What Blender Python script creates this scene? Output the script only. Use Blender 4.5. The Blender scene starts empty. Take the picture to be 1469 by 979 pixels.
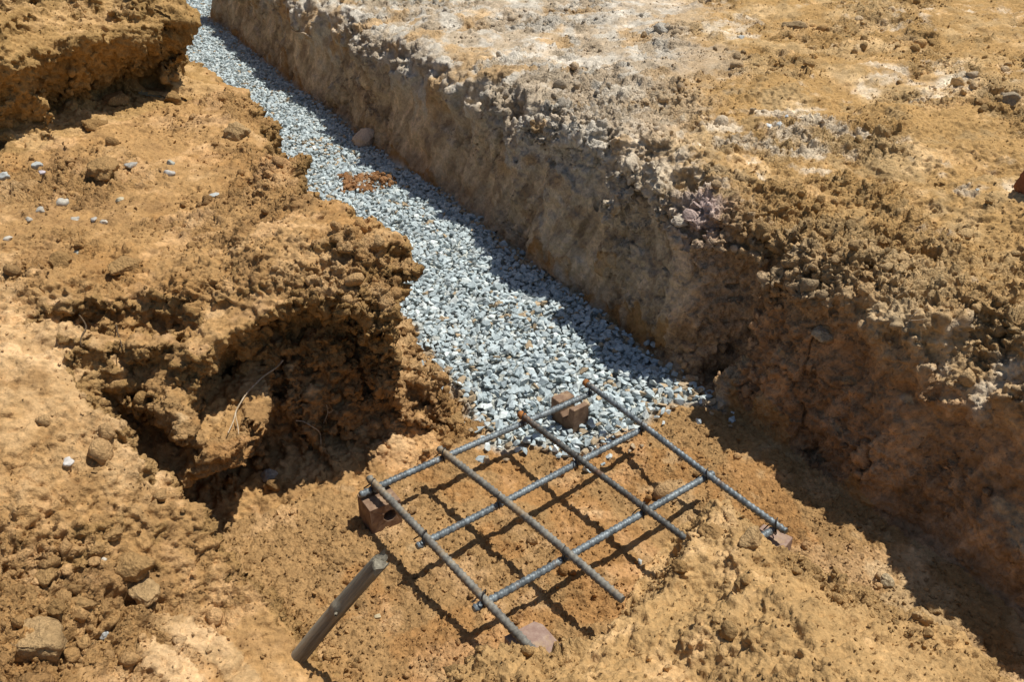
import bpy, bmesh, math, random
import numpy as np
from mathutils import Vector, Matrix, Quaternion
from mathutils.bvhtree import BVHTree
from concurrent.futures import ThreadPoolExecutor

random.seed(7)
rng = np.random.default_rng(7)
scene = bpy.context.scene
col = scene.collection

# ------------------------------------------------------------------ camera
F_PX, PITCH, CAM_H = 1261.4, math.radians(30.19), 1.31
cam_d = bpy.data.cameras.new("camera")
cam_d.sensor_width = 36.0
cam_d.lens = F_PX / 1469.0 * 36.0
cam_d.clip_start = 0.05
cam_d.clip_end = 2000
cam = bpy.data.objects.new("camera", cam_d)
cam.location = (0, 0, CAM_H)
cam.rotation_euler = (math.pi / 2 - PITCH, 0, 0)
col.objects.link(cam)
scene.camera = cam


def ray(u, v):
    a = (u - 734.5) / F_PX
    b = (v - 489.5) / F_PX
    return Vector((a, math.cos(PITCH) - b * math.sin(PITCH), -math.sin(PITCH) - b * math.cos(PITCH)))


def bp(u, v, z):
    """world point at height z seen at photograph position (u, v)"""
    d = ray(u, v)
    t = (z - CAM_H) / d.z
    return Vector((d.x * t, d.y * t, z))


# ------------------------------------------------------------------ light
SUN = Vector((0.375, 0.185, 0.91)).normalized()
elev = math.asin(SUN.z)
azim = math.atan2(SUN.x, SUN.y)
sd = bpy.data.lights.new("sun", 'SUN')
sd.energy = 5.0
sd.angle = math.radians(0.5)
sd.color = (1.0, 0.965, 0.90)
so = bpy.data.objects.new("sun", sd)
so.rotation_euler = SUN.to_track_quat('Z', 'Y').to_euler()
so.location = (4, 2, 9)
col.objects.link(so)
w = bpy.data.worlds.new("World")
scene.world = w
w.use_nodes = True
nt = w.node_tree
sky = nt.nodes.new("ShaderNodeTexSky")
sky.sky_type = 'NISHITA'
sky.sun_disc = False
sky.sun_elevation = elev
sky.sun_rotation = azim
bg = nt.nodes["Background"]
bg.inputs[1].default_value = 0.078
nt.links.new(sky.outputs[0], bg.inputs[0])
scene.view_settings.view_transform = 'Standard'
scene.view_settings.look = 'None'
scene.view_settings.exposure = 0

# ------------------------------------------------------------------ numpy noise


_TAB = np.random.default_rng(12345).uniform(-1, 1, 64 ** 3).astype(np.float32)
_POOL = ThreadPoolExecutor(4)


def chunked(fn, P):
    n = len(P)
    if n < 20000:
        return fn(P)
    cuts = np.linspace(0, n, 9).astype(int)
    return np.concatenate(list(_POOL.map(lambda k: fn(P[cuts[k]:cuts[k + 1]]), range(8))))


def _vn(P, scale, seed):
    p = (P * scale).astype(np.float32)
    i = np.floor(p)
    f = p - i
    f = f * f * f * (f * (f * 6 - 15) + 10)
    i = i.astype(np.int32)
    i += np.array([(seed * 17) % 64, (seed * 29) % 64, (seed * 43) % 64], np.int32)
    x0, x1 = (i[:, 0] & 63) << 12, ((i[:, 0] + 1) & 63) << 12
    y0, y1 = (i[:, 1] & 63) << 6, ((i[:, 1] + 1) & 63) << 6
    z0, z1 = i[:, 2] & 63, (i[:, 2] + 1) & 63
    fx, fy, fz = f[:, 0], f[:, 1], f[:, 2]

    def lz(q):
        a = _TAB[q | z0]
        return a + fz * (_TAB[q | z1] - a)
    a = lz(x0 | y0)
    a = a + fy * (lz(x0 | y1) - a)
    b = lz(x1 | y0)
    b = b + fy * (lz(x1 | y1) - b)
    return a + fx * (b - a)


def vnoise(P, scale, seed=0):
    """smooth value noise, -1..1"""
    return chunked(lambda q: _vn(q, scale, seed), P)


def fbm(P, scale, octv=4, seed=0, gain=0.5, lac=2.03):
    a, s, out, tot = 1.0, scale, 0, 0
    for o in range(octv):
        out = out + a * vnoise(P + 3.17 * o, s, seed + 11 * o)
        tot += a
        a *= gain
        s *= lac
    return out / tot


_TABU = np.random.default_rng(777).uniform(0, 1, (5, 64 ** 3)).astype(np.float32)


def _lumps(PD, cell, seed, rmin, rmax):
    p = (PD[:, :3] / cell).astype(np.float32)
    den = PD[:, 3]
    b = np.floor(p - 0.5).astype(np.int32)
    h = np.zeros(len(p), np.float32)
    for dx in (0, 1):
        for dy in (0, 1):
            for dz in (0, 1):
                ix, iy, iz = b[:, 0] + dx, b[:, 1] + dy, b[:, 2] + dz
                q = (((ix + seed * 7) & 63) << 12) | (((iy + seed * 13) & 63) << 6) | ((iz + seed * 5) & 63)
                r = rmin + (rmax - rmin) * _TABU[4][q] ** 1.4
                m = (0.5 - r) * 2
                ax = p[:, 0] - ix - 0.5 - (_TABU[1][q] - .5) * m
                ay = p[:, 1] - iy - 0.5 - (_TABU[2][q] - .5) * m
                az = p[:, 2] - iz - 0.5 - (_TABU[3][q] - .5) * m
                an = _TABU[0][q] * 40
                ca, sa = np.cos(an), np.sin(an)
                bx, by = ca * ax + sa * ay, ca * ay - sa * ax
                bx, bz = 0.8 * bx + 0.6 * az, 0.8 * az - 0.6 * bx
                # between a ball and a box: blunt corners
                d2 = 0.45 * (ax * ax + ay * ay + az * az) + 0.62 * np.maximum(np.maximum(np.abs(bx), np.abs(by) * 1.25), np.abs(bz)) ** 2
                h = np.maximum(h, np.sqrt(np.where(_TABU[0][q] < den, np.maximum(0, r * r - d2), 0)))
    return h * cell


def lumps(P, cell, seed, density, rmin=0.18, rmax=0.5):
    """rounded clods: height in world metres"""
    PD = np.concatenate([P, np.broadcast_to(density, (len(P),))[:, None]], 1)
    return chunked(lambda q: _lumps(q, cell, seed, rmin, rmax), PD)


def _blocks(p, cell, seed):
    p = (p / cell).astype(np.float32)
    b = np.floor(p - 0.5).astype(np.int32)
    best = np.full(len(p), 9e9, np.float32)
    val = np.zeros(len(p), np.float32)
    for dx in (0, 1):
        for dy in (0, 1):
            for dz in (0, 1):
                ix, iy, iz = b[:, 0] + dx, b[:, 1] + dy, b[:, 2] + dz
                q = (((ix + seed * 7) & 63) << 12) | (((iy + seed * 13) & 63) << 6) | ((iz + seed * 5) & 63)
                ax, ay, az = p[:, 0] - ix - 0.15 - 0.7 * _TABU[1][q], p[:, 1] - iy - 0.15 - 0.7 * _TABU[2][q], p[:, 2] - iz - 0.15 - 0.7 * _TABU[3][q]
                d2 = ax * ax + ay * ay + az * az
                v = (_TABU[0][q] - 0.5) + ax * (_TABU[4][q] - 0.5) * 1.6 + ay * (_TABU[2][q] - 0.5) * 1.6 + az * (_TABU[1][q] - 0.5) * 1.6
                m = d2 < best
                best = np.where(m, d2, best)
                val = np.where(m, v, val)
    return val


def blocks(P, cell, seed):
    """angular broken facets, about -0.7..0.7"""
    return chunked(lambda q: _blocks(q, cell, seed), P)


def sstep(a, b, x):
    t = np.clip((x - a) / (b - a), 0, 1)
    return t * t * (3 - 2 * t)


def poly_sd(X, Y, poly):
    """signed distance, positive inside"""
    poly = np.array(poly, float)
    d2 = np.full(X.shape, 1e9)
    ins = np.zeros(X.shape, bool)
    n = len(poly)
    for k in range(n):
        a, b = poly[k], poly[(k + 1) % n]
        e = b - a
        t = np.clip(((X - a[0]) * e[0] + (Y - a[1]) * e[1]) / (e @ e + 1e-12), 0, 1)
        d2 = np.minimum(d2, (X - a[0] - t * e[0]) ** 2 + (Y - a[1] - t * e[1]) ** 2)
        c = (a[1] > Y) != (b[1] > Y)
        with np.errstate(divide='ignore', invalid='ignore'):
            xi = (b[0] - a[0]) * (Y - a[1]) / (b[1] - a[1]) + a[0]
        ins ^= c & (X < xi)
    d = np.sqrt(d2)
    return np.where(ins, d, -d)


def tps(pts):
    pts = np.array(pts, float)
    n = len(pts)

    def U(r2):
        return np.where(r2 > 1e-12, r2 * np.log(np.maximum(r2, 1e-12)), 0)
    D = ((pts[:, None, :2] - pts[None, :, :2]) ** 2).sum(-1)
    A = np.zeros((n + 3, n + 3))
    A[:n, :n] = U(D) + np.eye(n) * 0.02
    A[:n, n] = 1
    A[:n, n + 1:] = pts[:, :2]
    A[n:, :n] = A[:n, n:].T
    c = np.linalg.solve(A, np.r_[pts[:, 2], 0, 0, 0])

    def f(X, Y):
        out = c[n] + c[n + 1] * X + c[n + 2] * Y
        for k in range(n):
            out = out + c[k] * U((X - pts[k, 0]) ** 2 + (Y - pts[k, 1]) ** 2)
        return out
    return f


# ------------------------------------------------------------------ shape of the dig
R_BASE = [(0.99, 1.20), (0.92, 1.34), (0.79, 1.54), (0.66, 1.78), (0.58, 1.90), (0.46, 2.05), (0.32, 2.40), (0.06, 2.81),
          (-0.24, 3.44), (-0.63, 4.05), (-1.33, 5.39), (-2.42, 7.45)]
R_POLY = [(1.25, 0.7), (1.6, 0.0), (9, 0.0), (9, 9.8), (-1.2, 8.3)] + R_BASE[::-1]
L_POLY = [(-0.12, 1.83), (-0.23, 1.73), (-0.39, 1.64), (-0.54, 1.56), (-0.66, 1.51), (-0.78, 1.51), (-0.84, 1.47), (-0.78, 1.40), (-0.69, 1.34), (-0.61, 1.285), (-0.555, 1.24),
          (-0.49, 1.20), (-0.41, 1.14), (-0.34, 1.07), (-0.26, 0.99), (-0.20, 0.88), (-0.15, 0.0), (-9, 0.0), (-9, 13),
          (-5.2, 11.8), (-3.2, 7.8), (-1.82, 5.12), (-1.12, 3.78), (-0.73, 3.17), (-0.43, 2.54)]
H_POLY = [(-1.10, 3.18), (-1.28, 2.82), (-1.43, 2.54), (-2.1, 2.28), (-4, 2.0), (-9, 2.0), (-9, 13), (-5.4, 11.8),
          (-3.4, 7.7), (-2.02, 5.0), (-1.40, 3.75)]
M_POLY = [(-0.24, 0.93), (-0.10, 1.00), (0.04, 1.035), (0.14, 1.075), (0.21, 1.115), (0.255, 1.20), (0.31, 1.32), (0.385, 1.405), (0.45, 1.395),
          (0.495, 1.325), (0.545, 1.24), (0.63, 1.17), (0.75, 1.05), (0.95, 0.7), (1.2, 0.0), (-0.3, 0.0), (-0.25, 0.6)]
L_EDGE = [(-0.10, 1.80), (-0.43, 2.50), (-0.76, 3.13), (-1.16, 3.74), (-1.86, 5.08), (-3.3, 7.8), (-4.2, 9.3)]
end_px = [(662, 604), (682, 640), (715, 652), (760, 648), (800, 660), (850, 656), (892, 640), (935, 612), (975, 588), (1015, 598), (1050, 600)]
GP = [tuple(bp(u, v, 0.01)[:2]) for u, v in end_px] + R_BASE[4:] + [(-1.6, 8.6), (-0.5, 9.3)] + L_EDGE[::-1]
topL = tps([(-.28, 1.95, .51), (-.42, 1.78, .51), (-.47, 2.21, .52), (-.58, 2.32, .49), (-.89, 2.75, .50), (-1.2, 3.2, .50), (-1.5, 2.6, .50),
            (-.75, 2.0, .46), (-.72, 1.74, .44), (-.92, 1.72, .44), (-.84, 1.42, .42), (-.76, 1.36, .39), (-.69, 1.29, .34), (-.61, 1.22, .23),
            (-.46, 1.05, .11), (-.3, .93, .045), (-.35, .8, .08), (-.54, 1.10, .11), (-.7, .8, .22), (-.75, 1.1, .28), (-1.0, .8, .36), (-1.1, 1.3, .44),
            (-1.2, 1.8, .47), (-1.7, 2., .5), (-2.5, 2.5, .5), (-1.5, 1., .45), (-.2, .4, .12), (-1, 0, .4), (-4, 3, .5),
            (-2, 5, .5), (-4, 8, .5), (-4, 0, .45)])


def dig(X, Y):
    """height and region distances of the excavation"""
    P = np.stack([X.ravel(), Y.ravel(), np.zeros(X.size)], 1)
    n1 = fbm(P, 2.3, 3, 5).reshape(X.shape)
    n2 = fbm(P, 9.0, 3, 6).reshape(X.shape)
    n3 = fbm(P, 1.1, 2, 8).reshape(X.shape)
    dR0 = poly_sd(X, Y, R_POLY)
    dL0 = poly_sd(X, Y, L_POLY)
    dH0 = poly_sd(X, Y, H_POLY)
    dM0 = poly_sd(X, Y, M_POLY)
    dR = dR0 + 0.034 * n1 + 0.030 * n2
    for qx, qy, qr, qd in ((0.60, 2.03, 0.09, 0.10), (0.72, 1.66, 0.05, 0.09), (0.86, 1.42, .06, .05)):
        dR = dR - qd * np.exp(-((X - qx) ** 2 + (Y - qy) ** 2) / qr ** 2)
    dL = dL0 + 0.03 * n1 * sstep(1.0, 1.7, Y) + 0.022 * n2
    dH = dH0 + 0.07 * n1 + 0.05 * n2
    dM = dM0 + 0.025 * n2 + 0.02 * n1
    z = 0.006 * n2 + 0.012 * n1
    # right bank
    tR = 0.46 + 0.05 * sstep(1.9, 2.9, Y) + 0.03 * n1 + 0.012 * n2 + 0.03 * np.clip(dR0 - 0.3, 0, 3)
    tR = tR - 0.035 * np.exp(-np.clip(dR, 0, 9) / 0.05)
    zR = tR * (0.93 * sstep(-0.01, 0.07, dR) + 0.07 * sstep(0.02, 0.15, dR))
    # left bank
    run = np.where(Y < 1.55, 0.04, 0.05 + 0.17 * sstep(-0.56, -0.74, X))
    dT = ((X + 0.12) * -0.916 + (Y - 1.83) * -0.401) + 0.02 * n2 + 0.03 * n1
    dT = np.where(Y < 1.8, 9.0, np.where(Y > 3.0, dL + .05, dT))
    tL = np.clip(topL(X, Y), 0.02, 0.55) + 0.02 * n1 + 0.01 * n2
    zL = tL * (0.94 * sstep(-0.01, run, dL) + 0.06 * sstep(0.02, run + 0.12, dL)) * (0.15 + 0.85 * sstep(0.02, 0.20 + 0.09 * sstep(1.95, 2.4, Y), dT))
    # heap over the left bank
    g = np.clip(dH - 0.03, 0, 9)
    zH = 0.23 * sstep(-0.02, 0.05, dH) + np.minimum(0.6 * g, 0.13 + 0.22 * g) + (0.07 * n2 + 0.05 * n1) * sstep(0, .15, dH)
    zH = np.minimum(zH, 0.68)
    zL = np.where(dH > -0.05, zL + zH, zL)
    # spill of soil in front
    m = np.clip(dM, 0, 1)
    zM = (0.15 * sstep(-0.02, 0.06, dM) + 0.20 * sstep(0.04, 0.55, dM) + 0.02 * n2 * sstep(0, .1, dM))
    zz = np.maximum.reduce([z, np.where(dR > -0.03, z + zR, -1), np.where(dL > -0.03, z + zL, -1), np.where(dM > -0.03, z + zM, -1)])
    return zz, dR0, dL0, dH0, dM0


def grid_solid(x0, x1, y0, y1, step, zb=-0.25):
    nx = int(round((x1 - x0) / step)) + 1
    ny = int(round((y1 - y0) / step)) + 1
    X, Y = np.meshgrid(np.linspace(x0, x1, nx), np.linspace(y0, y1, ny))
    Z = dig(X, Y)[0]
    top = np.stack([X, Y, Z], -1).reshape(-1, 3)
    bot = np.stack([X, Y, np.full_like(Z, zb)], -1).reshape(-1, 3)
    N = nx * ny
    id_ = np.arange(N).reshape(ny, nx)
    q = np.stack([id_[:-1, :-1], id_[:-1, 1:], id_[1:, 1:], id_[1:, :-1]], -1).reshape(-1, 4)
    fs = [q, q[:, ::-1] + N]
    for line in (id_[0, :], id_[:, -1], id_[-1, ::-1], id_[::-1, 0]):
        a, b = line[:-1], line[1:]
        fs.append(np.stack([a, a + N, b + N, b], -1))
    return np.concatenate([top, bot]), np.concatenate(fs)


def new_mesh(name, V, Q):
    me = bpy.data.meshes.new(name)
    k = Q.shape[1]
    me.vertices.add(len(V))
    me.vertices.foreach_set("co", np.ascontiguousarray(V, np.float32).ravel())
    me.loops.add(len(Q) * k)
    me.loops.foreach_set("vertex_index", np.ascontiguousarray(Q, np.int32).ravel())
    me.polygons.add(len(Q))
    me.polygons.foreach_set("loop_start", np.arange(0, len(Q) * k, k, dtype=np.int32))
    me.update(calc_edges=True)
    return me


def set_col(me, C):
    a = me.color_attributes.new("col", 'FLOAT_COLOR', 'POINT')
    C4 = np.ones((len(C), 4), np.float32)
    C4[:, :C.shape[1]] = C
    a.data.foreach_set("color", C4.ravel())


def remesh(V, Q, voxel):
    me = new_mesh("work", V, Q)
    ob = bpy.data.objects.new("work", me)
    col.objects.link(ob)
    md = ob.modifiers.new("r", 'REMESH')
    md.mode = 'VOXEL'
    md.voxel_size = voxel
    dg = bpy.context.evaluated_depsgraph_get()
    ev = ob.evaluated_get(dg)
    m2 = ev.to_mesh()
    nv = len(m2.vertices)
    V2 = np.empty(nv * 3, np.float32)
    m2.vertices.foreach_get("co", V2)
    nl = len(m2.loops)
    L = np.empty(nl, np.int32)
    m2.loops.foreach_get("vertex_index", L)
    assert nl == 4 * len(m2.polygons)
    ev.to_mesh_clear()
    bpy.data.objects.remove(ob)
    bpy.data.meshes.remove(me)
    return V2.reshape(-1, 3).astype(np.float64), L.reshape(-1, 4)


def compact(V, Q):
    used = np.zeros(len(V), bool)
    used[Q.ravel()] = True
    m = np.cumsum(used) - 1
    return V[used], m[Q], used


def normals(V, Q):
    n = np.cross(V[Q[:, 2]] - V[Q[:, 0]], V[Q[:, 3]] - V[Q[:, 1]])
    out = np.zeros_like(V)
    for c in range(3):
        for k in range(4):
            out[:, c] += np.bincount(Q[:, k], n[:, c], len(V))
    return out / (np.linalg.norm(out, axis=1, keepdims=True) + 1e-12)


def smooth_attr(A, Q, n, it):
    cnt = np.bincount(Q.ravel(), minlength=n) + 1e-9
    for _ in range(it):
        f = A[Q].mean(1)
        A = np.bincount(Q.ravel(), np.repeat(f, 4), n) / cnt
    return A


def regions(X, Y):
    _, dR, dL, dH, dM = dig(X, Y)
    right = dR > -0.012
    left = (dL > -0.05) & ~right
    heap = dH > -0.06
    mound = (dM > -0.04) & ~right & ~left
    return dR, dL, dH, dM, right, left, heap, mound


def build_ground(x0, x1, y0, y1, step, voxel, crop):
    V, Q = grid_solid(x0, x1, y0, y1, step)
    V, Q = remesh(V, Q, voxel * 1.5)
    # ---- stage 1: the big forms, on the closed body
    N = normals(V, Q)
    X, Y, Z = V.T.copy()
    dR, dL, dH, dM, right, left, heap, mound = regions(X, Y)
    wall = sstep(0.25, 0.6, 1 - np.clip(N[:, 2], 0, 1)) * (Z > -0.10)
    top = (Z > -0.10).astype(float)
    zl = 0.455 - 0.19 * sstep(-0.50, -0.74, X) + 0.02 * vnoise(V, 6, 19)
    und = sstep(zl, zl - 0.07, Z) * 0.135 * sstep(-0.02, 0.04, Z) - np.exp(-((Z - zl - 0.03) / 0.06) ** 2) * 0.025
    dT = (X + 0.12) * -0.916 + (Y - 1.83) * -0.401
    cliff = left & ~heap & (Y < 2.15) & (Y > 1.4)
    und = np.where(und < 0, und * sstep(0.12, 0.35, dT), und * sstep(-0.02, 0.12, dT))
    sh = np.where(cliff, und, 0)
    ht = np.clip(topL(X, Y), 0, .55)
    undH = np.exp(-((Z - ht - 0.05) / 0.10) ** 2) * 0.17 - np.exp(-((Z - ht - 0.25) / 0.05) ** 2) * 0.04
    sh = np.where(heap, undH, sh)
    undR = -np.exp(-((Z - 0.40) / 0.05) ** 2) * 0.012 + np.exp(-((Z - 0.25) / 0.10) ** 2) * 0.014
    sh = np.where(right, undR, sh)
    V[:, :2] -= N[:, :2] * (sh * wall)[:, None]
    P = V.copy()
    nearcliff = left & ~heap & (Y > 1.5) & (Y < 2.5)
    lipz = sstep(0.30, 0.40, Z)
    amp = np.where(heap, 0.042, np.where(left, 0.028, 0.016 + 0.014 * lipz)) * wall + np.where(right, 0.018, 0.012) + 0.014 * nearcliff * sstep(0.6, 0.1, dL)
    amp = np.where(mound, 0.024, amp)
    amp = np.where(left & (Y < 1.5), np.minimum(amp, 0.022), amp)
    V += N * (top * amp * fbm(P * np.array([1, 1, 1.5]), 7.0, 3, 21))[:, None]
    rid = 1 - 2 * np.abs(fbm(P * np.array([1, 1, 2.0]), 11.0, 3, 22))
    V += N * (top * (np.where(heap, 0.020, np.where(left, 0.012, 0.003)) * wall + 0.010 * nearcliff * sstep(.6, .1, dL)) * rid)[:, None]
    rl = np.where(right, np.exp(-((dR - 0.08) / 0.10) ** 2), 0)
    V[:, 2] -= rl * 0.09 * sstep(0.12, 0.32, fbm(P, 6.5, 3, 41)) * (Z > 0.3)
    # broken ground on the right bank
    V[:, 2] += np.where(right & (dR > 0.05), 1, 0) * (0.028 * fbm(P, 3.3, 3, 43) + 0.012 * fbm(P, 13, 2, 44)) * (Z > 0.3)
    V[:, 2] += np.where(left, 0.010 * crust_mask(X, Y), 0) * top
    cutl = np.where(heap, 0.7, np.where(left, 0.55, np.where(right, 0.10 + 0.75 * lipz, 0.0))) * wall + nearcliff * sstep(.5, .1, dL) * 0.4 \
        + np.where(right, np.exp(-np.clip(dR, 0, 9) / 0.25), 0) * 0.55 * lipz + np.where(mound | (left & (Y < 1.5)), 0.12, 0)
    Pw = P + 0.012 * np.stack([vnoise(P, 20, 87), vnoise(P, 20, 88), vnoise(P, 20, 89)], 1)
    N = normals(V, Q)
    V += N * (top * np.clip(cutl, 0, 1) * (0.034 * blocks(Pw, 0.11, 3) + 0.020 * blocks(Pw, 0.05, 4)))[:, None]
    # ---- stage 2: an even fine mesh over those forms, then the small ones
    V, Q = remesh(V, Q, voxel)
    c = V[Q].mean(1)
    keep = (c[:, 2] > -0.12) & (c[:, 0] > crop[0]) & (c[:, 0] < crop[1]) & (c[:, 1] > crop[2]) & (c[:, 1] < crop[3]) & (np.abs(c[:, 0]) < 0.72 * c[:, 1] + 0.6)
    V, Q, _ = compact(V, Q[keep])
    N = normals(V, Q)
    X, Y, Z = V.T.copy()
    dR, dL, dH, dM, right, left, heap, mound = regions(X, Y)
    nz = smooth_attr(np.clip(N[:, 2], -1, 1), Q, len(V), 10)
    wall = sstep(0.25, 0.6, 1 - np.clip(nz, 0, 1))
    P = V.copy()
    lipz = sstep(0.32, 0.42, Z)
    nearcliff = left & ~heap & (Y > 1.5) & (Y < 2.5)
    # scrape marks on the right wall
    tw = P[:, 0] * -0.45 + P[:, 1] * 0.89
    S = np.stack([tw * 1.0 + Z * 0.45, Z * 0.10, tw * 0], 1)
    V += N * (np.where(right, 1.0, 0.0) * wall * (1 - 0.7 * lipz) * (0.005 * fbm(S, 9, 2, 31) + 0.008 * fbm(S, 55, 3, 32)))[:, None]
    wrp = np.stack([vnoise(P, 45, 51), vnoise(P, 45, 52), vnoise(P, 45, 53)], 1)
    P2 = P + wrp * 0.005
    patch = fbm(P, 3.0, 3, 61)
    lipR = np.where(right, np.exp(-np.clip(dR, 0, 9) / 0.30), 0) * lipz
    floor_ = ~(right | left | heap | mound)
    cut = np.where(right, wall * (1 - lipz), np.where(left | heap, wall, 0))
    pm = sstep(-0.05, 0.25, patch + 0.35 * vnoise(P, 9, 63))
    pm = np.where(mound, 0.12 + 0.88 * pm, pm)
    pm = pm * (1 - 0.9 * crust_mask(X, Y))
    calm = np.where(left, sstep(-0.45, -0.6, X) * sstep(1.05, 1.15, Y) * sstep(1.8, 1.6, Y), 0)
    pm = pm * (1 - 0.75 * calm)
    base_d = np.where(floor_, 0.10, np.where(right, 0.55, np.where(mound, 0.8, 0.6)))
    dens = base_d * (0.10 + 0.90 * pm) + lipR * 0.5
    dens = np.where(right, dens * (1 - 0.65 * cut), np.where(left & ~heap, dens * (1 - 0.75 * cut), dens))
    dens = np.where(left & (Y < 1.62) & (X < -0.4), dens * 0.55, dens)
    h1 = lumps(P2, 0.075, 71, np.clip(dens * 0.5 + 0.3 * lipR, 0, 0.9), 0.15, 0.45)
    h2 = lumps(P2, 0.038, 72, np.clip(dens * 1.2, 0, 0.95), 0.2, 0.5)
    h3 = lumps(P2, 0.021, 73, np.clip(dens * 1.5 + 0.1, 0, 0.95), 0.2, 0.5)
    V += N * np.maximum.reduce([h1 * 0.5, h2 * 0.6, h3 * 0.85])[:, None]
    rg = np.where(floor_, 0.15 + 0.2 * pm, np.where(right, 0.25 + 0.75 * pm, 0.22 + 0.8 * pm)) + lipR * 0.5
    rg = np.where(right, rg * (1 - 0.4 * cut), rg + 0.4 * cut)
    bl = np.abs(vnoise(P2, 24, 81)) * 0.012 + np.abs(vnoise(P2, 52, 82)) * 0.009 + np.abs(vnoise(P2, 110, 83)) * 0.006
    bk = 0.012 * blocks(P2, 0.034, 6) + 0.009 * blocks(P2, 0.017, 7)
    V += N * (rg * (0.65 * (bl - 0.008) + bk))[:, None]
    V += N * ((0.003 + 0.004 * rg) * (vnoise(P, 95, 84) + 0.8 * vnoise(P, 170, 86)))[:, None]
    crk = np.abs(fbm(P, 8.0, 3, 85))
    V -= N * (np.where(floor_, 0.2, 1.0) * (0.4 + pm) * 0.012 * sstep(0.045, 0.0, crk))[:, None]
    reg = np.zeros(len(V), np.int8)
    reg[right] = 1
    reg[left] = 2
    reg[heap & left] = 3
    reg[mound] = 4
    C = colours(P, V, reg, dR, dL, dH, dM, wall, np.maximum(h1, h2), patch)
    al = np.clip(0.35 + 0.75 * np.where(floor_, 0.25 + 0.3 * pm, pm) + 0.3 * cut, 0.3, 1.0)
    return V, Q, reg, np.concatenate([C, al[:, None]], 1)


def crust_mask(X, Y):
    # two curved smooth plates scraped by the bucket, front left
    r1 = np.hypot(X + 0.60, (Y - 0.86))
    an = np.arctan2(Y - 0.86, X + 0.60)
    arc = sstep(0.1, 0.35, an) * sstep(1.75, 1.4, an)
    return np.clip(arc * (sstep(.165, .175, r1) * sstep(.222, .212, r1) + sstep(.09, .10, r1) * sstep(.152, .142, r1)), 0, 1)


def mix(a, b, t):
    return a + (np.asarray(b) - a) * np.clip(t, 0, 1)[:, None]


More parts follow.
